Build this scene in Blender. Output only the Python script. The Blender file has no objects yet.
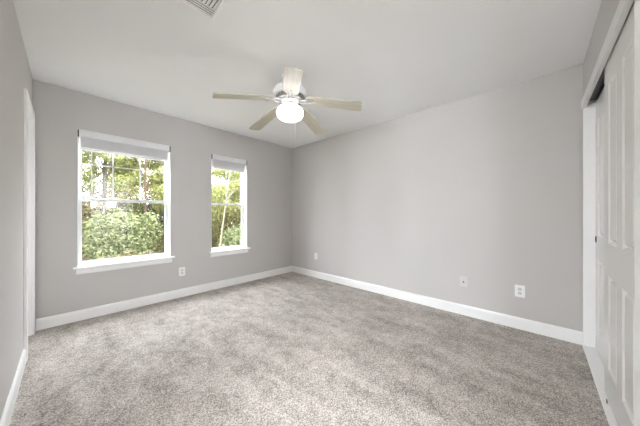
import bpy, bmesh, math, random
from mathutils import Vector, Matrix
import numpy as np

S = bpy.context.scene
COL = S.collection

# ------------------------------------------------------------------ camera
W, L, H = 3.271, 3.874, 2.44          # room: x along the window wall, y towards it
cam_data = bpy.data.cameras.new('camera')
cam = bpy.data.objects.new('camera', cam_data)
COL.objects.link(cam)
cam.location = (0.2231, 0.2853, 1.1314)
cam.rotation_euler = (math.radians(90), 0, -0.8226)
cam_data.sensor_width = 36.0
cam_data.lens = 36.0 * 235.27 / 640.0
cam_data.shift_y = (214.39 - 213.0) / 640.0
cam_data.clip_start = 0.02
S.camera = cam

# ------------------------------------------------------------------ world: bright overcast sky
world = bpy.data.worlds.new('overcast_sky')
S.world = world
world.use_nodes = True
wn, wl = world.node_tree.nodes, world.node_tree.links
wn.clear()
w_out = wn.new('ShaderNodeOutputWorld')
w_bg = wn.new('ShaderNodeBackground')
w_tc = wn.new('ShaderNodeTexCoord')
w_sep = wn.new('ShaderNodeSeparateXYZ')
w_map = wn.new('ShaderNodeMapRange')
w_map.inputs['From Min'].default_value = 0.0
w_map.inputs['From Max'].default_value = 1.0
w_map.inputs['To Min'].default_value = 3.0       # horizon
w_map.inputs['To Max'].default_value = 10.5       # zenith
w_bg.inputs['Color'].default_value = (0.91, 0.945, 1.0, 1)
wl.new(w_tc.outputs['Generated'], w_sep.inputs[0])
wl.new(w_sep.outputs['Z'], w_map.inputs['Value'])
wl.new(w_map.outputs[0], w_bg.inputs['Strength'])
wl.new(w_bg.outputs[0], w_out.inputs['Surface'])

GLOBE_EMIT = 2.1        # frosted fan light
HALL_FILL_EMIT = 132.0       # added fill lamps in an unseen side hall, to brighten the room
LANDING_FILL_EMIT = 68.0     # added fill lamps on an unseen landing behind the camera

S.view_settings.view_transform = 'Standard'
S.view_settings.look = 'None'
S.view_settings.gamma = 1.0
S.view_settings.exposure = 1.56
try:
    S.view_settings.use_curve_mapping = False
except Exception:
    pass
S.cycles.use_denoising = True
S.cycles.max_bounces = 14
S.cycles.diffuse_bounces = 10
S.cycles.transparent_max_bounces = 16
S.cycles.sample_clamp_indirect = 8.0
S.cycles.caustics_reflective = False
S.cycles.caustics_refractive = False

# sampling portals in the two window openings (they only guide sky light)
for i, (x0, x1) in enumerate(((0.302, 1.164), (1.70, 2.286))):
    ld = bpy.data.lights.new('sky_portal', 'AREA')
    ld.shape = 'RECTANGLE'
    ld.size, ld.size_y = x1 - x0, 1.48
    ld.cycles.is_portal = True
    lo = bpy.data.objects.new('sky_portal', ld)
    COL.objects.link(lo)
    lo.location = ((x0 + x1) / 2, L + 0.155, 1.30)
    lo.rotation_euler = (math.radians(-90), 0, 0)

# ------------------------------------------------------------------ helpers
def srgb(r, g, b):
    f = lambda c: c / 12.92 if c <= 0.04045 else ((c + 0.055) / 1.055) ** 2.4
    return (f(r / 255), f(g / 255), f(b / 255), 1)

def mat(name, col, rough=0.6, var=0.04, vscale=6.0, bump=0.0, bscale=60.0, metal=0.0, coat=0.0, spec=0.5):
    m = bpy.data.materials.new(name)
    m.use_nodes = True
    n, l = m.node_tree.nodes, m.node_tree.links
    b = n['Principled BSDF']
    b.inputs['Roughness'].default_value = rough
    b.inputs['Metallic'].default_value = metal
    b.inputs['Specular IOR Level'].default_value = spec
    if coat:
        b.inputs['Coat Weight'].default_value = coat
    tc = n.new('ShaderNodeTexCoord')
    no = n.new('ShaderNodeTexNoise')
    no.inputs['Scale'].default_value = vscale
    no.inputs['Detail'].default_value = 4
    l.new(tc.outputs['Object'], no.inputs['Vector'])
    mx = n.new('ShaderNodeMix')
    mx.data_type = 'RGBA'
    mx.inputs[6].default_value = tuple(c * (1 - var) for c in col[:3]) + (1,)
    mx.inputs[7].default_value = tuple(min(1, c * (1 + var)) for c in col[:3]) + (1,)
    l.new(no.outputs['Fac'], mx.inputs[0])
    l.new(mx.outputs[2], b.inputs['Base Color'])
    if bump:
        n2 = n.new('ShaderNodeTexNoise')
        n2.inputs['Scale'].default_value = bscale
        n2.inputs['Detail'].default_value = 3
        l.new(tc.outputs['Object'], n2.inputs['Vector'])
        bp = n.new('ShaderNodeBump')
        bp.inputs['Strength'].default_value = bump
        bp.inputs['Distance'].default_value = 0.004
        l.new(n2.outputs['Fac'], bp.inputs['Height'])
        l.new(bp.outputs[0], b.inputs['Normal'])
    return m

class MB:
    """collects shapes and links them as ONE mesh object"""
    def __init__(self):
        self.bm = bmesh.new()
    def box(self, x0, x1, y0, y1, z0, z1, bev=0.0):
        r = bmesh.ops.create_cube(self.bm, size=1.0)
        vs = r['verts']
        for v in vs:
            v.co = Vector(((x0 + x1) / 2 + v.co.x * (x1 - x0), (y0 + y1) / 2 + v.co.y * (y1 - y0), (z0 + z1) / 2 + v.co.z * (z1 - z0)))
        if bev:
            es = list({e for v in vs for e in v.link_edges})
            bmesh.ops.bevel(self.bm, geom=es, offset=bev, segments=2, affect='EDGES', profile=0.5)
        return self
    def poly(self, pts):
        vs = [self.bm.verts.new(p) for p in pts]
        return self.bm.faces.new(vs)
    def extrude_profile(self, prof, a, b, place):
        """prof: list of (d, z); place(u, d, z) -> point; swept from u=a to u=b"""
        A = [self.bm.verts.new(place(a, d, z)) for d, z in prof]
        B = [self.bm.verts.new(place(b, d, z)) for d, z in prof]
        n = len(prof)
        for i in range(n):
            self.bm.faces.new((A[i], A[(i + 1) % n], B[(i + 1) % n], B[i]))
        self.bm.faces.new(A)
        self.bm.faces.new(list(reversed(B)))
        return self
    def lathe(self, prof, c=(0, 0, 0), seg=40, cap=True):
        rings = []
        for r, z in prof:
            rings.append([self.bm.verts.new((c[0] + r * math.cos(2 * math.pi * k / seg), c[1] + r * math.sin(2 * math.pi * k / seg), c[2] + z)) for k in range(seg)])
        for a, b in zip(rings, rings[1:]):
            for k in range(seg):
                self.bm.faces.new((a[k], a[(k + 1) % seg], b[(k + 1) % seg], b[k]))
        if cap:
            self.bm.faces.new(list(reversed(rings[0])))
            self.bm.faces.new(rings[-1])
        return self
    def tube(self, pts, rads, seg=8):
        pts = [Vector(p) for p in pts]
        rings = []
        for i, p in enumerate(pts):
            t = (pts[min(i + 1, len(pts) - 1)] - pts[max(i - 1, 0)]).normalized()
            up = Vector((0, 0, 1)) if abs(t.z) < 0.9 else Vector((1, 0, 0))
            s = t.cross(up).normalized()
            u = s.cross(t)
            r = rads[i] if isinstance(rads, (list, tuple)) else rads
            rings.append([self.bm.verts.new(p + s * r * math.cos(2 * math.pi * k / seg) + u * r * math.sin(2 * math.pi * k / seg)) for k in range(seg)])
        for a, b in zip(rings, rings[1:]):
            for k in range(seg):
                self.bm.faces.new((a[k], a[(k + 1) % seg], b[(k + 1) % seg], b[k]))
        self.bm.faces.new(list(reversed(rings[0])))
        self.bm.faces.new(rings[-1])
        return self
    def build(self, name, m, parent=None, smooth=False, loc=None):
        bmesh.ops.recalc_face_normals(self.bm, faces=self.bm.faces[:])
        me = bpy.data.meshes.new(name)
        self.bm.to_mesh(me)
        self.bm.free()
        me.materials.append(m)
        o = bpy.data.objects.new(name, me)
        COL.objects.link(o)
        if parent:
            o.parent = parent
        if loc:
            o.location = loc
        if smooth:
            for p in me.polygons:
                p.use_smooth = True
            try:
                me.set_sharp_from_angle(angle=math.radians(40))
            except Exception:
                pass
        return o

def empty(name, loc=(0, 0, 0), rz=0.0):
    o = bpy.data.objects.new(name, None)
    o.empty_display_size = 0.05
    COL.objects.link(o)
    o.location = loc
    o.rotation_euler = (0, 0, rz)
    return o

def tag(o, label, cat, group=None):
    o['label'] = label
    o['category'] = cat
    if group:
        o['group'] = group
    return o

def struct(o, label=None):
    o['kind'] = 'structure'
    if label:
        o['label'] = label
    return o

def copy_tree(o, parent=None):
    c = o.copy()
    COL.objects.link(c)
    if parent:
        c.parent = parent
    for ch in o.children:
        copy_tree(ch, c)
    return c

# ------------------------------------------------------------------ materials
WALL_C = (0.560, 0.541, 0.530, 1)
M_wall = mat('greige_wall_paint', WALL_C, 0.75, 0.012, 3, bump=0.10, bscale=90, spec=0.3)
M_ceil = mat('ceiling_paint', (0.83, 0.835, 0.845, 1), 0.9, 0.015, 4, bump=0.25, bscale=70, spec=0.2)
M_trim = mat('white_trim_paint', (0.91, 0.91, 0.905, 1), 0.35, 0.01, 5)
M_door = mat('closet_door_paint', (0.75, 0.742, 0.73, 1), 0.22, 0.012, 5)
M_fascia = mat('closet_header_paint', (0.74, 0.735, 0.725, 1), 0.45, 0.012, 5)
M_vinyl = mat('window_vinyl', (0.70, 0.70, 0.705, 1), 0.35, 0.01, 8)
M_blind = mat('blind_vinyl', (0.80, 0.80, 0.82, 1), 0.4, 0.02, 20)
M_black = mat('dark_metal', (0.03, 0.03, 0.03, 1), 0.4, 0.1, 20, metal=0.4)
M_plate = mat('outlet_plastic', (0.86, 0.86, 0.85, 1), 0.3, 0.01, 20)
M_beige_plate = mat('cable_plate_plastic', (0.62, 0.605, 0.59, 1), 0.35, 0.01, 20)
M_slot = mat('outlet_face_plastic', (0.66, 0.66, 0.65, 1), 0.35, 0.02, 20)
M_fanwhite = mat('fan_white_enamel', (0.80, 0.80, 0.81, 1), 0.3, 0.02, 10)
M_nickel = mat('brushed_nickel', (0.42, 0.415, 0.41, 1), 0.3, 0.08, 40, metal=1.0)
M_vent = mat('vent_enamel', (0.86, 0.86, 0.86, 1), 0.35, 0.02, 10)
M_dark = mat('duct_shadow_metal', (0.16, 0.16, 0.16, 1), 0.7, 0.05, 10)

def carpet_mat():
    m = bpy.data.materials.new('cut_pile_carpet')
    m.use_nodes = True
    n, l = m.node_tree.nodes, m.node_tree.links
    b = n['Principled BSDF']
    b.inputs['Roughness'].default_value = 0.95
    b.inputs['Specular IOR Level'].default_value = 0.1
    b.inputs['Sheen Weight'].default_value = 0.15
    tc = n.new('ShaderNodeTexCoord')
    def noise(scale, detail, vec=None, rough=0.6):
        x = n.new('ShaderNodeTexNoise')
        x.inputs['Scale'].default_value = scale
        x.inputs['Detail'].default_value = detail
        x.inputs['Roughness'].default_value = rough
        l.new(vec or tc.outputs['Object'], x.inputs['Vector'])
        return x.outputs['Fac']
    # pile brushed into soft overlapping strokes
    mp = n.new('ShaderNodeMapping')
    mp.inputs['Rotation'].default_value = (0, 0, math.radians(12))
    mp.inputs['Scale'].default_value = (3.4, 1.2, 1)
    l.new(tc.outputs['Object'], mp.inputs['Vector'])
    big = noise(1.9, 4, mp.outputs[0], 0.55)
    mid = noise(11, 4)
    fine = noise(150, 3, None, 0.7)
    tuft = n.new('ShaderNodeTexVoronoi')
    tuft.inputs['Scale'].default_value = 160
    l.new(tc.outputs['Object'], tuft.inputs['Vector'])
    def mul(a, k, off):
        x = n.new('ShaderNodeMath'); x.operation = 'MULTIPLY_ADD'
        l.new(a, x.inputs[0]); x.inputs[1].default_value = k; x.inputs[2].default_value = off
        return x.outputs[0]
    def add(a, c):
        x = n.new('ShaderNodeMath'); x.operation = 'ADD'
        l.new(a, x.inputs[0]); l.new(c, x.inputs[1])
        return x.outputs[0]
    tot = add(add(mul(big, 0.75, -0.375), mul(mid, 0.55, -0.275)), mul(fine, 1.9, -0.95 + 0.5))
    sp = n.new('ShaderNodeSeparateColor')
    l.new(tuft.outputs['Color'], sp.inputs[0])
    tot = add(tot, mul(sp.outputs[0], 0.55, -0.275))
    r = n.new('ShaderNodeValToRGB')
    e = r.color_ramp.elements
    e[0].position = 0.0; e[0].color = (0.11, 0.092, 0.077, 1)
    e[1].position = 1.0; e[1].color = (0.78, 0.735, 0.695, 1)
    x = e.new(0.5); x.color = (0.425, 0.381, 0.337, 1)
    l.new(tot, r.inputs[0])
    l.new(r.outputs[0], b.inputs['Base Color'])
    bp = n.new('ShaderNodeBump')
    bp.inputs['Strength'].default_value = 0.55
    bp.inputs['Distance'].default_value = 0.008
    l.new(fine, bp.inputs['Height'])
    l.new(bp.outputs[0], b.inputs['Normal'])
    return m
M_carpet = carpet_mat()

def wood_mat():
    m = bpy.data.materials.new('whitewashed_wood')
    m.use_nodes = True
    n, l = m.node_tree.nodes, m.node_tree.links
    b = n['Principled BSDF']
    b.inputs['Roughness'].default_value = 0.38
    tc = n.new('ShaderNodeTexCoord')
    mp = n.new('ShaderNodeMapping')
    mp.inputs['Scale'].default_value = (2.5, 45, 10)
    l.new(tc.outputs['Object'], mp.inputs['Vector'])
    no = n.new('ShaderNodeTexNoise')
    no.inputs['Scale'].default_value = 1.5
    no.inputs['Detail'].default_value = 6
    l.new(mp.outputs[0], no.inputs['Vector'])
    r = n.new('ShaderNodeValToRGB')
    e = r.color_ramp.elements
    e[0].position = 0.3; e[0].color = (0.40, 0.37, 0.295, 1)
    e[1].position = 0.75; e[1].color = (0.54, 0.515, 0.435, 1)
    l.new(no.outputs['Fac'], r.inputs[0])
    l.new(r.outputs[0], b.inputs['Base Color'])
    return m
M_wood = wood_mat()

def emit_mat(name, col, s):
    m = bpy.data.materials.new(name)
    m.use_nodes = True
    b = m.node_tree.nodes['Principled BSDF']
    b.inputs['Base Color'].default_value = (0.9, 0.9, 0.88, 1)
    b.inputs['Roughness'].default_value = 0.3
    b.inputs['Emission Color'].default_value = col
    b.inputs['Emission Strength'].default_value = s
    return m
M_globe = emit_mat('lit_frosted_glass', (1.0, 0.97, 0.93, 1), GLOBE_EMIT)
M_hall_fill = emit_mat('hall_fill_globe', (0.885, 0.95, 1.0, 1), HALL_FILL_EMIT)  # glow of the added hall fill lamps, out of view
M_landing_fill = emit_mat('landing_fill_globe', (0.885, 0.95, 1.0, 1), LANDING_FILL_EMIT)  # glow of the added landing fill lamps, out of view

def glass_mat():
    m = bpy.data.materials.new('window_glass')
    m.use_nodes = True
    n, l = m.node_tree.nodes, m.node_tree.links
    n.remove(n['Principled BSDF'])
    t = n.new('ShaderNodeBsdfTransparent')
    t.inputs[0].default_value = (0.96, 0.97, 0.965, 1)
    g = n.new('ShaderNodeBsdfGlossy')
    g.inputs['Roughness'].default_value = 0.02
    no = n.new('ShaderNodeTexNoise')
    no.inputs['Scale'].default_value = 3
    mr = n.new('ShaderNodeMapRange')
    mr.inputs['To Min'].default_value = 0.03
    mr.inputs['To Max'].default_value = 0.05
    l.new(no.outputs['Fac'], mr.inputs['Value'])
    mx = n.new('ShaderNodeMixShader')
    l.new(mr.outputs[0], mx.inputs[0])
    l.new(t.outputs[0], mx.inputs[1])
    l.new(g.outputs[0], mx.inputs[2])
    l.new(mx.outputs[0], n['Material Output'].inputs['Surface'])
    return m
M_glass = glass_mat()

def screen_mat():
    m = bpy.data.materials.new('insect_screen_mesh')
    m.use_nodes = True
    n, l = m.node_tree.nodes, m.node_tree.links
    n.remove(n['Principled BSDF'])
    t = n.new('ShaderNodeBsdfTransparent')
    d = n.new('ShaderNodeBsdfDiffuse')
    d.inputs[0].default_value = (0.04, 0.04, 0.038, 1)
    no = n.new('ShaderNodeTexNoise')
    no.inputs['Scale'].default_value = 5
    mr = n.new('ShaderNodeMapRange')
    mr.inputs['To Min'].default_value = 0.14
    mr.inputs['To Max'].default_value = 0.18
    l.new(no.outputs['Fac'], mr.inputs['Value'])
    mx = n.new('ShaderNodeMixShader')
    l.new(mr.outputs[0], mx.inputs[0])
    l.new(t.outputs[0], mx.inputs[1])
    l.new(d.outputs[0], mx.inputs[2])
    l.new(mx.outputs[0], n['Material Output'].inputs['Surface'])
    return m
M_screen = screen_mat()

def leaf_mat(name, dark, light, trans=0.35):
    m = bpy.data.materials.new(name)
    m.use_nodes = True
    n, l = m.node_tree.nodes, m.node_tree.links
    n.remove(n['Principled BSDF'])
    ge = n.new('ShaderNodeNewGeometry')
    r = n.new('ShaderNodeValToRGB')
    r.color_ramp.elements[0].color = dark + (1,)
    r.color_ramp.elements[1].color = light + (1,)
    l.new(ge.outputs['Random Per Island'], r.inputs[0])
    d = n.new('ShaderNodeBsdfDiffuse')
    t = n.new('ShaderNodeBsdfTranslucent')
    l.new(r.outputs[0], d.inputs[0])
    l.new(r.outputs[0], t.inputs[0])
    mx = n.new('ShaderNodeMixShader')
    mx.inputs[0].default_value = trans
    l.new(d.outputs[0], mx.inputs[1])
    l.new(t.outputs[0], mx.inputs[2])
    l.new(mx.outputs[0], n['Material Output'].inputs['Surface'])
    return m
M_leaf_pale = leaf_mat('pale_green_leaves', (0.055, 0.068, 0.028), (0.33, 0.36, 0.18))
M_leaf_olive = leaf_mat('olive_leaves', (0.022, 0.022, 0.007), (0.19, 0.175, 0.065))
M_leaf_tan = leaf_mat('tan_tipped_leaves', (0.05, 0.05, 0.02), (0.32, 0.27, 0.15))
M_leaf_lime = leaf_mat('yellow_green_leaves', (0.12, 0.13, 0.04), (0.31, 0.32, 0.13))
M_leaf_deep = leaf_mat('deep_green_leaves', (0.022, 0.028, 0.010), (0.15, 0.15, 0.06))
M_bark = mat('tree_bark', (0.06, 0.048, 0.036, 1), 0.9, 0.3, 12, bump=0.6, bscale=30)
M_bark_red = mat('reddish_bark', (0.085, 0.05, 0.03, 1), 0.9, 0.3, 12, bump=0.6, bscale=30)
M_bark_pale = mat('pale_bark', (0.20, 0.18, 0.13, 1), 0.9, 0.2, 12, bump=0.4, bscale=30)
M_ground = mat('leaf_litter_ground', (0.17, 0.15, 0.08, 1), 0.95, 0.4, 3, bump=0.8, bscale=12)
M_siding = mat('exterior_siding', (0.55, 0.52, 0.47, 1), 0.8, 0.03, 5)

# ------------------------------------------------------------------ setting: shell
def holed(name, m, plane, u0, u1, z0, z1, t0, t1, holes=()):
    """wall slab with rectangular holes. plane 'x': wall lies along y; plane 'y': along x."""
    us = sorted({u0, u1, *[h[0] for h in holes], *[h[1] for h in holes]})
    zs = sorted({z0, z1, *[h[2] for h in holes], *[h[3] for h in holes]})
    b = MB()
    inside = lambda u, z: any(h[0] < u < h[1] and h[2] < z < h[3] for h in holes)
    nu, nz = len(us) - 1, len(zs) - 1
    solid = [[not inside((us[i] + us[i + 1]) / 2, (zs[j] + zs[j + 1]) / 2) for j in range(nz)] for i in range(nu)]
    P = (lambda u, t, z: (t, u, z)) if plane == 'x' else (lambda u, t, z: (u, t, z))
    g = lambda i, j: 0 <= i < nu and 0 <= j < nz and solid[i][j]
    for i in range(nu):
        for j in range(nz):
            if not solid[i][j]:
                continue
            a, c, d, e = us[i], us[i + 1], zs[j], zs[j + 1]
            for t in (t0, t1):
                b.poly([P(a, t, d), P(c, t, d), P(c, t, e), P(a, t, e)])
            if not g(i - 1, j): b.poly([P(a, t0, d), P(a, t1, d), P(a, t1, e), P(a, t0, e)])
            if not g(i + 1, j): b.poly([P(c, t0, d), P(c, t1, d), P(c, t1, e), P(c, t0, e)])
            if not g(i, j - 1): b.poly([P(a, t0, d), P(c, t0, d), P(c, t1, d), P(a, t1, d)])
            if not g(i, j + 1): b.poly([P(a, t0, e), P(c, t0, e), P(c, t1, e), P(a, t1, e)])
    bmesh.ops.remove_doubles(b.bm, verts=b.bm.verts[:], dist=1e-5)
    return struct(b.build(name, m))

WIN = [(0.302, 1.164), (1.70, 2.286)]
WZ0, WZ1 = 0.555, 2.042
CL0, CL1, CLH = 1.692, 3.252, 2.105        # closet opening
NL0, NL1, NLH = 3.215, 3.765, 2.03         # narrow doorway in the left wall
EN0, EN1 = 0.42, 1.24                      # unseen left-wall doorway, added to let in fill light
SN0, SN1 = 0.60, 1.40                      # unseen front-wall doorway behind the camera, added to let in fill light

struct(MB().box(-2.90, W + 0.12, -3.40, L, -0.12, 0.0).build('floor', M_carpet))
struct(MB().box(-2.90, W + 0.12, -3.40, L + 0.16, H, H + 0.12).build('ceiling', M_ceil))
holed('wall_back', M_wall, 'y', -0.12, W + 0.12, -0.12, H, L, L + 0.16, [(a, c, WZ0, WZ1) for a, c in WIN])
holed('wall_right', M_wall, 'x', -0.80, L, 0.0, H, W, W + 0.12)
holed('wall_left', M_wall, 'x', -0.12, L, 0.0, H, -0.12, 0.0, [(EN0, EN1, 0.0, NLH), (NL0, NL1, 0.0, NLH)])
holed('wall_front', M_wall, 'y', 0.0, W, 0.0, H, -0.12, 0.0, [(SN0, SN1, 0.0, NLH), (CL0, CL1, 0.0, CLH)])
# closet interior, added fill-light hall and landing, small closet behind the narrow door
holed('wall_closet', M_wall, 'y', 1.67, W, 0.0, H, -0.80, -0.72)
holed('wall_closet_left', M_wall, 'x', -3.20, -0.12, 0.0, H, 1.57, 1.67)
holed('wall_added_landing_left', M_wall, 'x', -3.20, -0.12, 0.0, H, -0.10, 0.0)
holed('wall_added_landing', M_wall, 'y', -0.10, 1.67, 0.0, H, -3.30, -3.20)
holed('wall_added_hall', M_wall, 'x', -0.60, 2.5, 0.0, H, -2.88, -2.78)
holed('wall_added_hall_near', M_wall, 'y', -2.78, -0.10, 0.0, H, -0.70, -0.60)
holed('wall_added_hall_far', M_wall, 'y', -2.78, -0.12, 0.0, H, 2.5, 2.6)

# baseboards with an eased top edge
BH, BT = 0.112, 0.014
base_prof = [(0, 0), (BT, 0), (BT, BH - 0.022), (BT - 0.003, BH - 0.010), (0.006, BH - 0.003), (0.004, BH), (0, BH)]
def baseboard(name, a, c, place):
    return struct(MB().extrude_profile(base_prof, a, c, place).build(name, M_trim))
baseboard('baseboard_back', 0.022, W - BT, lambda u, d, z: (u, L - d, z))
baseboard('baseboard_right', 0.0, L, lambda u, d, z: (W - d, u, z))
baseboard('baseboard_left', EN1 + 0.07, NL0 - 0.066, lambda u, d, z: (d, u, z))
baseboard('baseboard_front', 0.0, SN0 - 0.062, lambda u, d, z: (u, d, z))

# doorway trim on the left wall: jamb lining + casing
def doorway_trim(name, y0, y1, zh, far_w):
    b = MB()
    b.box(-0.12, 0.0, y0, y0 + 0.012, 0, zh)
    b.box(-0.12, 0.0, y1 - 0.012, y1, 0, zh)
    b.box(-0.12, 0.0, y0 + 0.012, y1 - 0.012, zh - 0.012, zh)
    b.box(0.0, 0.018, y0 - 0.062, y0 + 0.004, 0, zh + 0.062, 0.003)
    b.box(0.0, 0.018, y1 - 0.004, y1 + far_w, 0, zh + 0.062, 0.003)
    b.box(0.0, 0.018, y0 + 0.004, y1 - 0.004, zh - 0.004, zh + 0.062, 0.003)
    return struct(b.build(name, M_trim))
doorway_trim('trim_1', NL0, NL1, NLH, 0.07)
doorway_trim('trim_2', EN0, EN1, NLH, 0.062)
b = MB()
b.box(SN0, SN0 + 0.012, -0.12, 0.0, 0, NLH); b.box(SN1 - 0.012, SN1, -0.12, 0.0, 0, NLH)
b.box(SN0 + 0.012, SN1 - 0.012, -0.12, 0.0, NLH - 0.012, NLH)
b.box(SN0 - 0.062, SN0 + 0.004, 0.0, 0.018, 0, NLH + 0.062, 0.003); b.box(SN1 - 0.004, SN1 + 0.062, 0.0, 0.018, 0, NLH + 0.062, 0.003)
b.box(SN0 + 0.004, SN1 - 0.004, 0.0, 0.018, NLH - 0.004, NLH + 0.062, 0.003)
struct(b.build('trim_7', M_trim))
# stop moulding inside the narrow doorway, and its closed slab
d1 = empty('door_1', (-0.085, (NL0 + NL1) / 2, 0.0))
struct(d1)
MB().box(-0.018, 0.018, -(NL1 - NL0) / 2 + 0.014, (NL1 - NL0) / 2 - 0.014, 0.012, NLH - 0.015, 0.002).build('door_slab', M_trim, d1)
k = MB().lathe([(0.0225, 0), (0.0225, 0.006), (0.010, 0.008), (0.010, 0.028), (0.022, 0.034), (0.026, 0.046), (0.020, 0.056), (0.006, 0.060)], seg=20).build('door_knob', M_nickel, d1, True)
k.rotation_euler = (0, math.radians(90), 0)
k.location = (0.018, -0.20, 0.93)

# ------------------------------------------------------------------ closet: jambs, header fascia, threshold, track, sliding doors
b = MB()
b.box(CL1, W, -0.12, 0.0, 0, CLH + 0.0, 0.0)
b.box(CL1 - 0.012, CL1, -0.12, 0.004, 0.011, CLH, 0.002)
struct(b.build('trim_3', M_trim))                                     # right jamb
b = MB()
b.box(CL0, CL0 + 0.012, -0.12, 0.0, 0.011, CLH)
b.box(CL0 - 0.085, CL0 + 0.004, 0.0, 0.018, 0, 2.135, 0.003)
struct(b.build('trim_4', M_trim))                                     # left jamb and casing
b = MB()
b.box(CL0 + 0.004, W, 0.0, 0.012, 2.042, 2.112, 0.003)
b.box(CL0 + 0.012, CL1 - 0.012, -0.0135, 0.001, 2.042, 2.100, 0.002)
struct(b.build('trim_5', M_fascia))                                   # header fascia
b = MB()
b.box(CL0, CL1, -0.12, 0.008, 0.0, 0.011, 0.003)
struct(b.build('trim_6', M_trim))                                     # threshold board
b = MB()
b.box(CL0 + 0.012, CL1 - 0.012, -0.112, -0.016, 2.092, 2.105)
b.box(CL0 + 0.012, CL1 - 0.012, -0.0615, -0.0595, 2.070, 2.090)
tag(b.build('door_track', M_black), 'dark overhead sliding track above the closet doors', 'door track')

def panel_door(name, w, h, panels, m, t=0.035):
    """slab with recessed raised-field panels; local x 0..w, z 0..h, front face y=0, back y=-t"""
    b = MB()
    xs = sorted({0, w, *[p[0] for p in panels], *[p[1] for p in panels]})
    zs = sorted({0, h, *[p[2] for p in panels], *[p[3] for p in panels]})
    inp = lambda x, z: any(p[0] < x < p[1] and p[2] < z < p[3] for p in panels)
    for i in range(len(xs) - 1):
        for j in range(len(zs) - 1):
            if not inp((xs[i] + xs[i + 1]) / 2, (zs[j] + zs[j + 1]) / 2):
                b.poly([(xs[i], 0, zs[j]), (xs[i + 1], 0, zs[j]), (xs[i + 1], 0, zs[j + 1]), (xs[i], 0, zs[j + 1])])
    for x0, x1, z0, z1 in panels:
        steps = [(0.0, 0.0), (0.004, -0.003), (0.014, -0.015), (0.020, -0.015), (0.032, -0.003)]
        loops = [[(x0 + s, d, z0 + s), (x1 - s, d, z0 + s), (x1 - s, d, z1 - s), (x0 + s, d, z1 - s)] for s, d in steps]
        for A, B in zip(loops, loops[1:]):
            for k in range(4):
                b.poly([A[k], A[(k + 1) % 4], B[(k + 1) % 4], B[k]])
        b.poly(loops[-1])
    b.poly([(0, -t, 0), (w, -t, 0), (w, -t, h), (0, -t, h)])
    b.poly([(0, 0, 0), (0, -t, 0), (0, -t, h), (0, 0, h)])
    b.poly([(w, 0, 0), (w, -t, 0), (w, -t, h), (w, 0, h)])
    b.poly([(0, 0, 0), (w, 0, 0), (w, -t, 0), (0, -t, 0)])
    b.poly([(0, 0, h), (w, 0, h), (w, -t, h), (0, -t, h)])
    bmesh.ops.remove_doubles(b.bm, verts=b.bm.verts[:], dist=1e-5)
    return b

DW, DH = 0.745, 2.038
pan = []
for x0, x1 in ((0.115, 0.315), (0.430, 0.630)):
    pan += [(x0, x1, 0.180, 0.740), (x0, x1, 0.930, 1.885)]
def closet_door(name, x_right, y_front):
    root = empty(name, (x_right - DW, y_front, 0.026))
    struct(root)
    panel_door('door_slab', DW, DH, pan, M_door).build('door_slab', M_door, root)
    return root
dA = closet_door('door_2', 2.531, -0.020)
struct(dA, 'front sliding closet door, four panels')
dB = closet_door('door_3', CL1 - 0.014, -0.066)
struct(dB, 'rear sliding closet door at the right jamb')
pl = MB().lathe([(0.004, 0.0005), (0.020, 0.001), (0.023, 0.005), (0.026, 0.005), (0.028, 0.0)], seg=24).build('finger_pull', M_black, dB, True)
pl.rotation_euler = (math.radians(-90), 0, 0)
pl.scale = (0.55, 1.0, 1.0)
pl.location = (DW - 0.036, 0.0005, 0.900)
# little floor guide on the threshold at the front door's corner
g = empty('door_guide', (2.40, -0.006, 0.011))
tag(g, 'small dark floor guide on the white closet threshold', 'door guide')
MB().box(-0.02, 0.02, -0.012, 0.012, 0.0, 0.004, 0.001).build('foot_plate', M_plate, g)
MB().box(-0.008, 0.008, -0.008, -0.004, 0.004, 0.024, 0.001).build('upright', M_black, g)

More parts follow.
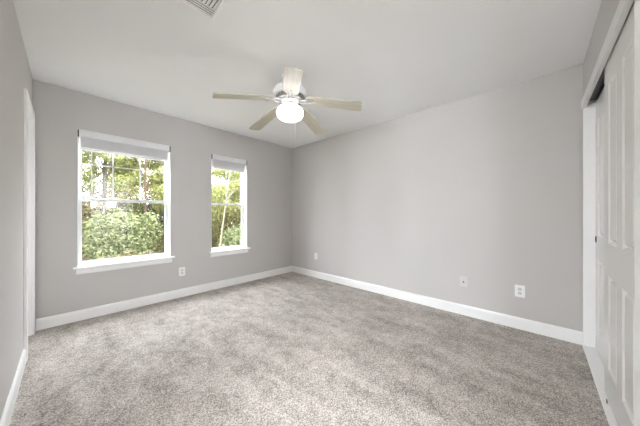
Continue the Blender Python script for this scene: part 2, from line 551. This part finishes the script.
# ------------------------------------------------------------------ windows
def window(name, x0, x1, cols):
    root = struct(empty(name, ((x0 + x1) / 2, L + 0.06, WZ0)))
    ox, oy, oz = root.location
    def B(): return MB()
    def bx(b, a, c, d, e, f, g_, bev=0.0): return b.box(a - ox, c - ox, d - oy, e - oy, f - oz, g_ - oz, bev)
    yo0, yo1 = L + 0.105, L + 0.155
    fw = 0.017
    # outer frame
    f = B()
    bx(f, x0, x0 + fw, yo0, yo1, WZ0, WZ1, 0.002); bx(f, x1 - fw, x1, yo0, yo1, WZ0, WZ1, 0.002)
    bx(f, x0 + fw, x1 - fw, yo0, yo1, WZ1 - 0.03, WZ1, 0.002); bx(f, x0 + fw, x1 - fw, yo0, yo1, WZ0, WZ0 + 0.035, 0.002)
    f.build('window_frame', M_vinyl, root)
    # white drywall-return liner (jamb extension)
    f = B()
    bx(f, x0, x0 + 0.004, L + 0.002, yo0, WZ0 + 0.02, WZ1); bx(f, x1 - 0.004, x1, L + 0.002, yo0, WZ0 + 0.02, WZ1)
    bx(f, x0 + 0.004, x1 - 0.004, L + 0.002, yo0, WZ1 - 0.004, WZ1)
    f.build('jamb_liner', M_trim, root)
    a, c = x0 + fw, x1 - fw
    zm0, zm1 = 1.278, 1.312
    sw = 0.020
    # upper sash (outer plane)
    yu0, yu1 = L + 0.132, L + 0.150
    zt = WZ1 - 0.03
    s = B()
    bx(s, a, a + sw, yu0, yu1, zm0, zt); bx(s, c - sw, c, yu0, yu1, zm0, zt)
    bx(s, a + sw, c - sw, yu0, yu1, zt - sw, zt); bx(s, a + sw, c - sw, yu0, yu1, zm0, zm1)
    us = s.build('upper_sash', M_vinyl, root)
    s = B(); bx(s, a + sw, c - sw, L + 0.139, L + 0.142, zm1, zt - sw); s.build('glass_pane', M_glass, us)
    mt = B(); ga, gc = a + sw, c - sw
    for i in range(1, cols):
        xm = ga + (gc - ga) * i / cols
        bx(mt, xm - 0.007, xm + 0.007, L + 0.1345, L + 0.139, zm1, zt - sw)
    bx(mt, ga, gc, L + 0.1345, L + 0.139, 1.690, 1.704)
    mt.build('muntin_grid', M_vinyl, us)
    # lower sash (inner plane)
    yl0, yl1 = L + 0.110, L + 0.130
    zb = WZ0 + 0.035
    s = B()
    bx(s, a, a + sw, yl0, yl1, zb, zm1, 0.001); bx(s, c - sw, c, yl0, yl1, zb, zm1, 0.001)
    bx(s, a + sw, c - sw, yl0, yl1, zb, zb + 0.022, 0.001); bx(s, a + sw, c - sw, yl0 - 0.004, yl1, zm0, zm1, 0.002)
    ls = s.build('lower_sash', M_vinyl, root)
    s = B(); bx(s, a + sw, c - sw, L + 0.119, L + 0.122, zb + 0.022, zm0); s.build('glass_pane', M_glass, ls)
    for xl in ([0.30, 0.70] if cols == 3 else [0.5]):
        xm = a + (c - a) * xl
        s = B(); bx(s, xm - 0.022, xm + 0.022, yl0 + 0.001, yl1 - 0.003, zm1, zm1 + 0.010, 0.002)
        bx(s, xm - 0.006, xm + 0.020, yl0 - 0.006, yl1 - 0.008, zm1 + 0.010, zm1 + 0.016, 0.002)
        s.build('sash_lock', M_vinyl, ls)
    s = B(); bx(s, a, c, L + 0.1515, L + 0.1525, zb, zm1 - 0.01)
    sc = s.build('insect_screen', M_screen, root)
    # stool and apron
    s = B(); bx(s, x0 + 0.0005, x1 - 0.0005, L - 0.001, yo0, WZ0, WZ0 + 0.020)
    bx(s, x0 - 0.035, x1 + 0.045, L - 0.036, L - 0.001, WZ0 - 0.004, WZ0 + 0.018, 0.005)
    s.build('window_sill', M_trim, root)
    s = MB().extrude_profile([(0, -0.062), (0.008, -0.062), (0.012, -0.050), (0.014, -0.020), (0.019, -0.008), (0.019, -0.004), (0, -0.004)],
                             x0 - 0.010 - ox, x1 + 0.018 - ox, lambda u, d, z: (u, L - d - oy, z))
    s.build('sill_apron', M_trim, root)
    return root
window('window_1', *WIN[0], 3)
window('window_2', *WIN[1], 2)

def blind(x0, x1, label, wand_x, nslat=19):
    root = empty('window_blind', ((x0 + x1) / 2, L + 0.045, WZ1 - 0.006))
    tag(root, label, 'window blind', 'raised white blinds')
    w = (x1 - x0) / 2 - 0.012
    MB().extrude_profile([(-0.062, -0.070), (-0.052, -0.070), (-0.052, -0.004), (-0.056, 0.0), (-0.060, -0.004), (-0.062, -0.010)], -w, w,
                         lambda u, d, z: (u, d + 0.012, z)).build('valance', M_blind, root)
    MB().box(-w + 0.01, w - 0.01, -0.036, 0.020, -0.045, -0.002, 0.002).build('head_rail', M_blind, root)
    for sx in (-1, 1):
        MB().box(sx * (w + 0.006) - 0.005, sx * (w + 0.006) + 0.005, -0.054, 0.022, -0.072, 0.0, 0.001).build('mounting_bracket', M_black, root)
    first = None
    z = -0.050
    for i in range(nslat):
        if first is None:
            first = MB().extrude_profile([(-0.025, 0.0), (-0.012, 0.0022), (0.0, 0.003), (0.012, 0.0022), (0.025, 0.0), (0.025, 0.0045), (0.0, 0.0062), (-0.025, 0.0045)],
                                         -w + 0.012, w - 0.012, lambda u, d, zz: (u, d - 0.006, zz)).build('slat', M_blind, root)
            s = first
        else:
            s = first.copy(); COL.objects.link(s); s.parent = root
        s.location = (0, (i % 3 - 1) * 0.0015, z - 0.0068 * (i + 1))
    zb = z - 0.0068 * (nslat + 1)
    MB().box(-w + 0.010, w - 0.010, -0.033, 0.020, zb - 0.016, zb, 0.004).build('bottom_rail', M_blind, root)
    if wand_x is not None:
        wx = wand_x - root.location.x
        wd = MB().tube([(wx, -0.030, -0.045), (wx, -0.034, -0.40), (wx + 0.002, -0.034, -0.73)], 0.0042, 6).build('tilt_wand', M_blind, root, True)
    return root
blind(*WIN[0], 'white raised blind across the top of the wide left window', 0.412)
blind(*WIN[1], 'white raised blind across the top of the narrow right window', None)

# ------------------------------------------------------------------ wall plates
def plate(root, m, w=0.076, h=0.117):
    """front faces local +y"""
    b = MB(); b.box(-w / 2, w / 2, 0.0, 0.006, -h / 2, h / 2, 0.0025)
    return b.build('cover_plate', m, root)
def outlet(loc, rz, label):
    root = empty('wall_outlet', loc, rz)
    tag(root, label, 'outlet', 'duplex wall outlets')
    plate(root, M_plate)
    for s in (-1, 1):
        b = MB(); b.box(-0.017, 0.017, 0.004, 0.0075, s * 0.0205 - 0.014, s * 0.0205 + 0.014, 0.0025)
        r = b.build('receptacle', M_slot, root)
        q = MB(); q.box(-0.0075, -0.0050, 0.0070, 0.0078, s * 0.0205 - 0.002, s * 0.0205 + 0.007)
        q.box(0.0050, 0.0075, 0.0070, 0.0078, s * 0.0205 - 0.002, s * 0.0205 + 0.007)
        q.box(-0.002, 0.002, 0.0070, 0.0078, s * 0.0205 - 0.010, s * 0.0205 - 0.006)
        q.build('slot', M_black, r)
    sc = MB().lathe([(0.003, 0.0), (0.003, 0.0015)], seg=10).build('screw', M_nickel, root)
    sc.rotation_euler = (math.radians(-90), 0, 0)
    sc.location = (0, 0.006, 0)
    return root
outlet((1.302, L, 0.347), math.pi, 'white duplex outlet on the window wall below the right end of the wide window')
outlet((W, 0.420, 0.373), math.pi / 2, 'white duplex outlet on the long blank wall nearest the closet')
root = empty('cable_plate', (W, 0.903, 0.375), math.pi / 2)
tag(root, 'pale cable wall plate with one dark round jack on the blank wall', 'wall plate')
plate(root, M_beige_plate)
j = MB().lathe([(0.0085, 0.0), (0.0085, 0.003), (0.0055, 0.004), (0.0055, 0.012), (0.002, 0.012)], seg=14).build('coaxial_jack', M_black, root, True)
j.rotation_euler = (math.radians(-90), 0, 0); j.location = (0, 0.006, -0.004)
root = empty('blank_plate', (W, 3.213, 0.380), math.pi / 2)
tag(root, 'small white wall plate on the blank wall beside the far corner', 'wall plate')
plate(root, M_plate, 0.072, 0.115)
for s in (-1, 1):
    c = MB().lathe([(0.003, 0.0), (0.003, 0.0015)], seg=10).build('screw', M_plate, root)
    c.rotation_euler = (math.radians(-90), 0, 0); c.location = (0, 0.006, s * 0.03)

# ------------------------------------------------------------------ ceiling register
v = empty('ceiling_vent', (0.730, 1.722, H))
tag(v, 'white louvred air register set in the ceiling at the top edge of the view', 'ceiling vent')
hx, hy, fb = 0.166, 0.171, 0.026
b = MB()
loops = []
for ins, z in ((0.0, 0.0), (0.001, -0.006), (0.012, -0.008), (0.016, -0.017), (0.021, -0.018), (fb, -0.009), (fb, -0.001)):
    loops.append([(-hx + ins, -hy + ins, z), (hx - ins, -hy + ins, z), (hx - ins, hy - ins, z), (-hx + ins, hy - ins, z)])
for A, B_ in zip(loops, loops[1:]):
    for k in range(4):
        b.poly([A[k], A[(k + 1) % 4], B_[(k + 1) % 4], B_[k]])
bmesh.ops.remove_doubles(b.bm, verts=b.bm.verts[:], dist=1e-5)
b.build('register_frame', M_vent, v)
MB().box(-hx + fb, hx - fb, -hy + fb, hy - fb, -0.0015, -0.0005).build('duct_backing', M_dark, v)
def slat_strip(along, a, c, pos, tilt):
    b = MB()
    wz, dz = 0.011 * math.cos(tilt), 0.011 * math.sin(tilt)
    for t in (0,):
        if along == 'y':
            pts = [(pos - wz, a, -0.009 - dz / 2), (pos + wz, a, -0.009 + dz / 2), (pos + wz, c, -0.009 + dz / 2), (pos - wz, c, -0.009 - dz / 2)]
        else:
            pts = [(a, pos - wz, -0.009 - dz / 2), (a, pos + wz, -0.009 + dz / 2), (c, pos + wz, -0.009 + dz / 2), (c, pos - wz, -0.009 - dz / 2)]
        top = [b.bm.verts.new((p[0], p[1], p[2] + 0.0008)) for p in pts]
        bot = [b.bm.verts.new((p[0], p[1], p[2] - 0.0008)) for p in pts]
        b.bm.faces.new(top); b.bm.faces.new(list(reversed(bot)))
        for k in range(4):
            b.bm.faces.new((top[k], top[(k + 1) % 4], bot[(k + 1) % 4], bot[k]))
    return b.build('louvre', M_vent, v)
ix, iy = hx - fb, hy - fb
for k in range(5):
    slat_strip('y', -iy, iy - 0.075, ix - 0.012 - 0.021 * k, math.radians(35))
for k in range(4):
    slat_strip('x', -ix, ix, iy - 0.012 - 0.0185 * k, math.radians(32))
for k in range(8):
    slat_strip('x', -ix, ix - 0.112, iy - 0.092 - 0.0235 * k, math.radians(32))

# ------------------------------------------------------------------ ceiling fan
FX, FY = 1.646, 1.987
fan = empty('ceiling_fan', (FX, FY, H))
tag(fan, 'white ceiling fan with five pale wooden blades and a lit frosted globe', 'ceiling fan')
MB().lathe([(0.068, -0.001), (0.072, -0.012), (0.066, -0.035), (0.045, -0.050), (0.040, -0.080), (0.042, -0.110), (0.070, -0.116), (0.112, -0.124), (0.140, -0.139), (0.153, -0.160), (0.157, -0.180), (0.152, -0.195), (0.140, -0.21), (0.12, -0.214)], seg=48).build('motor_housing', M_fanwhite, fan, True)
b = MB()
b.lathe([(0.126, -0.2142), (0.130, -0.218), (0.132, -0.236), (0.122, -0.250), (0.085, -0.254)], seg=48)
band = b.build('motor_band', M_nickel, fan, True)
b = MB()
for k in range(20):
    a = 2 * math.pi * k / 20
    c_, s_ = math.cos(a), math.sin(a)
    T = Matrix.Rotation(a, 4, 'Z') @ Matrix.Translation((0.1305, 0, -0.227))
    r = bmesh.ops.create_cube(b.bm, size=1.0)
    for vv in r['verts']:
        vv.co = T @ Vector((vv.co.x * 0.006, vv.co.y * 0.022, vv.co.z * 0.013))
b.build('vent_slots', M_dark, band)
MB().lathe([(0.083, -0.2545), (0.080, -0.262), (0.066, -0.272), (0.064, -0.290), (0.078, -0.298), (0.080, -0.302)], seg=40).build('switch_housing', M_fanwhite, fan, True)
gl = []
for k in range(17):
    r = 0.125 * math.sin(0.52 + (math.pi - 0.52) * k / 16) ** (0.75)
    z = 0.070 * math.cos(0.52 + (math.pi - 0.52) * k / 16)
    gl.append((max(r, 0.002), -0.362 + z))
MB().lathe(gl, seg=48).build('glass_globe', M_globe, fan, True)

def blade_mesh():
    """along +x, sagging towards the tip, slightly pitched"""
    b = MB()
    out = []
    x0, x1, w0, w1 = 0.152, 0.660, 0.064, 0.069
    rc = 0.035
    pts = []
    for k in range(7):                                # rounded root
        a = math.pi / 2 + math.pi * k / 6
        pts.append((x0 + 0.045 + 0.045 * math.cos(a), w0 * math.sin(a)))
    n = 8
    for k in range(1, n):
        t = k / n
        pts.append((x0 + 0.045 + (x1 - rc - x0 - 0.045) * t, -(w0 + (w1 - w0) * t)))
    for k in range(5):
        a = -math.pi / 2 + math.pi / 2 * k / 4
        pts.append((x1 - rc * 0.6 + rc * 0.6 * math.cos(a), -w1 + rc * 0.6 + rc * 0.6 * math.sin(a)))
    for k in range(5):
        a = math.pi / 2 * k / 4
        pts.append((x1 - rc * 0.6 + rc * 0.6 * math.cos(a), w1 - rc * 0.6 + rc * 0.6 * math.sin(a)))
    for k in range(n - 1, 0, -1):
        t = k / n
        pts.append((x0 + 0.045 + (x1 - rc - x0 - 0.045) * t, w0 + (w1 - w0) * t))
    def P(x, y, dz):
        sag = -0.256 - (x - 0.152) * 0.182
        return (x, y * math.cos(PITCH), sag + y * math.sin(PITCH) + dz)
    top = [b.bm.verts.new(P(x, y, 0.003)) for x, y in pts]
    bot = [b.bm.verts.new(P(x, y, -0.003)) for x, y in pts]
    b.bm.faces.new(top); b.bm.faces.new(list(reversed(bot)))
    for k in range(len(pts)):
        b.bm.faces.new((top[k], top[(k + 1) % len(pts)], bot[(k + 1) % len(pts)], bot[k]))
    return b
PITCH = math.radians(-8)
def bracket_mesh():
    b = MB()
    # two curled arms leaving the motor and meeting in a plate under the blade root
    for s in (-1, 1):
        b.tube([(0.085, s * 0.012, -0.256), (0.105, s * 0.026, -0.266), (0.130, s * 0.030, -0.268), (0.155, s * 0.022, -0.266), (0.180, s * 0.024, -0.2685), (0.225, s * 0.036, -0.2765)], [0.006, 0.006, 0.0055, 0.005, 0.005, 0.004], 8)
    b.tube([(0.155, 0, -0.266), (0.185, 0, -0.2685), (0.245, 0, -0.2795)], [0.006, 0.006, 0.004], 8)
    return b
first_blade = blade_mesh().build('blade', M_wood, fan)
first_bracket = bracket_mesh().build('blade_bracket', M_nickel, fan, True)
PH = 0.281
for k in range(5):
    for src in (first_blade, first_bracket):
        if k == 0:
            o = src
        else:
            o = src.copy(); COL.objects.link(o); o.parent = fan
        o.rotation_euler = (0, 0, PH + k * 2 * math.pi / 5)
ch = MB()
ch.tube([(0.034, -0.030, -0.425), (0.034, -0.030, -0.660)], 0.0024, 6)
pc = ch.build('pull_chain', M_fanwhite, fan, True)
MB().lathe([(0.002, 0.0), (0.005, -0.004), (0.006, -0.016), (0.005, -0.026), (0.002, -0.030)], seg=12).build('pull_knob', M_fanwhite, pc, True).location = (0.034, -0.030, -0.658)

# ------------------------------------------------------------------ added fill lamps, out of view beyond the added doorways
def sconce(x, y, rz, label, shade):  # globe-on-arm fill lamp, added out of view to brighten the bedroom
    r = empty('fill_lamp', (x, y, 1.46), rz)
    tag(r, label, 'wall lamp', 'added fill lights beyond the doorways')
    bp_ = MB().lathe([(0.055, 0.0), (0.06, 0.006), (0.05, 0.016), (0.02, 0.022)], seg=28).build('back_plate', M_nickel, r, True)
    bp_.rotation_euler = (0, math.radians(90), 0)
    bp_.location = (0, 0, -0.10)
    MB().tube([(0.018, 0, -0.10), (0.09, 0, -0.115), (0.145, 0, -0.125), (0.150, 0, -0.105)], [0.009, 0.009, 0.012, 0.02], 10).build('arm', M_nickel, r, True)
    MB().lathe([(0.03, -0.11), (0.08, -0.09), (0.115, -0.045), (0.125, 0.0), (0.115, 0.05), (0.08, 0.095), (0.004, 0.12)], (0.15, 0, 0), seg=32).build('globe_shade', shade, r, True)
sconce(-2.68, -0.30, 0, 'added globe fill light in the side hall, nearest the closet end', M_hall_fill)
sconce(-2.68, 0.30, 0, 'middle of the three added globe fill lights in the side hall', M_hall_fill)
sconce(-2.68, 0.95, 0, 'added globe fill light in the side hall, farthest from the closet', M_hall_fill)
sconce(0.30, -3.10, math.pi / 2, 'added globe fill light on the landing, left of the row of three', M_landing_fill)
sconce(0.78, -3.10, math.pi / 2, 'middle of the three added fill lights on the landing, facing the added doorway', M_landing_fill)
sconce(1.26, -3.10, math.pi / 2, 'added globe fill light on the landing, right of the row of three', M_landing_fill)

# ------------------------------------------------------------------ outdoors
struct(MB().box(-12, 22, L + 0.3, 40, -0.7, -0.5).build('ground', M_ground))

def leaf_cloud(name, blobs, n, size, m, parent, seed):
    """blobs: (cx,cy,cz, rx,ry,rz); leaves concentrated in the outer shell"""
    rng = np.random.default_rng(seed)
    wts = np.array([bb[3] * bb[4] + bb[4] * bb[5] + bb[3] * bb[5] for bb in blobs]); wts = wts / wts.sum()
    idx = rng.choice(len(blobs), n, p=wts)
    B_ = np.array(blobs)[idx]
    d = rng.normal(size=(n, 3)); d /= np.linalg.norm(d, axis=1)[:, None]
    rad = rng.uniform(0.25, 1.0, n) ** 0.4 * rng.uniform(0.88, 1.12, n)
    c = B_[:, :3] + d * B_[:, 3:] * rad[:, None]
    c[:, 2] = np.maximum(c[:, 2], 0.02)
    t = rng.normal(size=(n, 3)); t /= np.linalg.norm(t, axis=1)[:, None]
    nrm = d * 0.6 + rng.normal(size=(n, 3)) * 0.6 + np.array([0, 0, 0.5])
    s = np.cross(nrm, t); s /= np.linalg.norm(s, axis=1)[:, None] + 1e-9
    t = np.cross(s, nrm); t /= np.linalg.norm(t, axis=1)[:, None] + 1e-9
    ln = size * rng.uniform(0.6, 1.3, n)[:, None]
    V = np.stack([c - t * ln, c + s * ln * 0.42, c + t * ln, c - s * ln * 0.42], 1).reshape(-1, 3)
    F = np.arange(n * 4).reshape(n, 4)
    me = bpy.data.meshes.new(name)
    me.from_pydata(V.tolist(), [], F.tolist())
    me.materials.append(m)
    o = bpy.data.objects.new(name, me)
    COL.objects.link(o)
    o.parent = parent
    return o

GZ = -0.5
def shrub(x, y, r, top, m, n, size, label, seed, squash=1.0):
    root = empty('shrub', (x, y, GZ))
    tag(root, label, 'shrub', 'shrubs outside the windows')
    rng = random.Random(seed)
    hgt = top - GZ
    blobs = [(0, 0, hgt * 0.52, r * 0.8, r * 0.8 * squash, hgt * 0.46)]
    for k in range(7):
        a = rng.uniform(0, 6.28)
        q = rng.uniform(0.3, 0.75) * r
        zz = rng.uniform(0.25, 0.72) * hgt
        blobs.append((q * math.cos(a), q * math.sin(a) * squash, zz, r * 0.42, r * 0.42, hgt * 0.26))
    b = MB()
    for k in range(6):
        a = rng.uniform(0, 6.28)
        b.tube([(0.05 * math.cos(a), 0.05 * math.sin(a), 0.0), (0.25 * r * math.cos(a), 0.25 * r * math.sin(a), hgt * 0.4), (0.6 * r * math.cos(a), 0.6 * r * math.sin(a), hgt * 0.8)], [0.02, 0.014, 0.004], 6)
    b.build('stems', M_bark, root)
    leaf_cloud('foliage', blobs, n, size, m, root, seed)
    return root

def tree(x, y, hgt, tr, lean, crown, m, bark, n, size, label, seed):
    root = empty('tree', (x, y, GZ))
    tag(root, label, 'tree', 'trees outside the windows')
    rng = random.Random(seed)
    b = MB()
    P = lambda t: (lean[0] * t, lean[1] * t, hgt * t)
    b.tube([P(t) for t in (0, 0.2, 0.4, 0.6, 0.8, 1.0)], [tr, tr * 0.85, tr * 0.75, tr * 0.6, tr * 0.4, tr * 0.15], 9)
    for cxx, cyy, czz, rx, ry, rz in crown:
        t = max(0.15, min(0.9, (czz - 0.3 * rz) / hgt))
        b.tube([P(t * 0.85), ((P(t)[0] + cxx) / 2, (P(t)[1] + cyy) / 2, czz - 0.2 * rz), (cxx, cyy, czz + 0.3 * rz)], [tr * 0.4, tr * 0.25, tr * 0.06], 6)
    b.build('trunk', bark, root)
    leaf_cloud('foliage', crown, n, size, m, root, seed)
    return root

def crown(seed, cx, cy, cz, r, k, spread, flat=0.8):
    rng = random.Random(seed)
    out = []
    for i in range(k):
        out.append((cx + rng.uniform(-1, 1) * spread, cy + rng.uniform(-1, 1) * spread, cz + rng.uniform(-1, 1) * spread * flat, r * rng.uniform(0.6, 1.1), r * rng.uniform(0.6, 1.1), r * rng.uniform(0.4, 0.8)))
    return out

shrub(1.15, 7.6, 0.72, 1.28, M_leaf_pale, 12000, 0.042, 'big rounded pale green shrub filling the lower middle of the wide window', 11)
shrub(0.95, 5.55, 0.68, 0.50, M_leaf_tan, 9000, 0.032, 'low yellowish shrub at the bottom of the wide window, in front', 12)
shrub(2.45, 8.5, 0.60, 0.85, M_leaf_olive, 6000, 0.042, 'olive shrub behind the lower right corner of the wide window', 13)
shrub(3.75, 6.60, 0.80, 0.90, M_leaf_pale, 8000, 0.050, 'pale leafy shrub in the lower part of the narrow window', 14)
shrub(3.45, 8.3, 0.50, 1.35, M_leaf_olive, 6000, 0.045, 'narrow upright olive shrub at the left edge of the narrow window', 19)
shrub(4.95, 9.4, 1.2, 1.5, M_leaf_olive, 9000, 0.060, 'olive thicket behind the pale shrub in the narrow window', 15)
shrub(0.45, 11.2, 1.1, 1.9, M_leaf_tan, 9000, 0.060, 'tall hazy thicket at the left edge of the wide window', 16)
shrub(3.0, 11.4, 1.2, 2.0, M_leaf_deep, 9000, 0.060, 'tall dark thicket behind the right half of the wide window', 17)
shrub(2.0, 14.0, 0.95, 2.9, M_leaf_olive, 9000, 0.065, 'farthest tall thicket behind the middle of the wide window', 18)
shrub(7.85, 18.6, 1.2, 2.7, M_leaf_olive, 7000, 0.075, 'far thicket low behind the leaning pale trunk', 20)
shrub(-0.75, 8.0, 0.75, 0.95, M_leaf_olive, 7000, 0.050, 'olive shrub outside to the left of the big pale one', 31)
shrub(-2.3, 10.0, 1.1, 1.7, M_leaf_tan, 8000, 0.060, 'tan thicket outside, farthest left', 32)
tree(-2.0, 13.6, 7.5, 0.12, (0.2, 0.0), crown(33, 0, 0, 3.2, 0.8, 10, 1.1, 1.3), M_leaf_lime, M_bark, 9000, 0.065, 'leafy tree outside, left of all the others', 33)
tree(0.95, 9.6, 6.0, 0.075, (0.1, 0.2), crown(21, 0.0, 0, 2.6, 0.42, 9, 0.55, 2.2), M_leaf_lime, M_bark, 8000, 0.045, 'leafy dark trunk at the left third of the wide window', 21)
tree(1.95, 9.5, 6.0, 0.04, (0.0, 0.1), crown(22, 0.0, 0, 3.1, 0.45, 9, 0.6, 1.2), M_leaf_lime, M_bark_red, 8000, 0.045, 'slim reddish trunk right of centre in the wide window', 22)
tree(3.5, 10.6, 7.0, 0.09, (0.2, 0.0), crown(23, -0.35, 0, 3.0, 0.55, 10, 0.7, 1.4), M_leaf_lime, M_bark, 12000, 0.045, 'bright yellow green tree at the right side of the wide window', 23)
tree(2.85, 6.4, 4.5, 0.022, (0.75, 0.3), crown(24, 0.6, 0.1, 2.7, 0.35, 9, 0.5, 1.3), M_leaf_lime, M_bark_pale, 6000, 0.042, 'thin pale leaning trunk in the narrow window', 24)
tree(6.2, 10.6, 6.5, 0.09, (-0.2, 0.0), crown(25, -0.3, 0, 3.0, 0.7, 9, 0.9, 1.2), M_leaf_lime, M_bark, 9000, 0.055, 'leafy green tree at the back of the narrow window', 25)
tree(1.1, 18.0, 8.5, 0.14, (0.2, 0.0), crown(26, 0.3, 0, 3.2, 0.8, 10, 1.3, 1.2), M_leaf_lime, M_bark, 11000, 0.065, 'distant leafy tree behind the big pale shrub', 26)
tree(4.6, 15.2, 8.5, 0.14, (0.2, 0.0), crown(27, 0, 0, 3.4, 0.9, 10, 1.3, 1.2), M_leaf_olive, M_bark, 11000, 0.065, 'distant olive tree behind the yellow green one', 27)
tree(8.2, 14.6, 8.5, 0.14, (0.2, 0.0), crown(28, 0, 0, 3.6, 1.0, 10, 1.4, 1.3), M_leaf_lime, M_bark, 11000, 0.065, 'distant yellow green tree seen through the narrow window', 28)
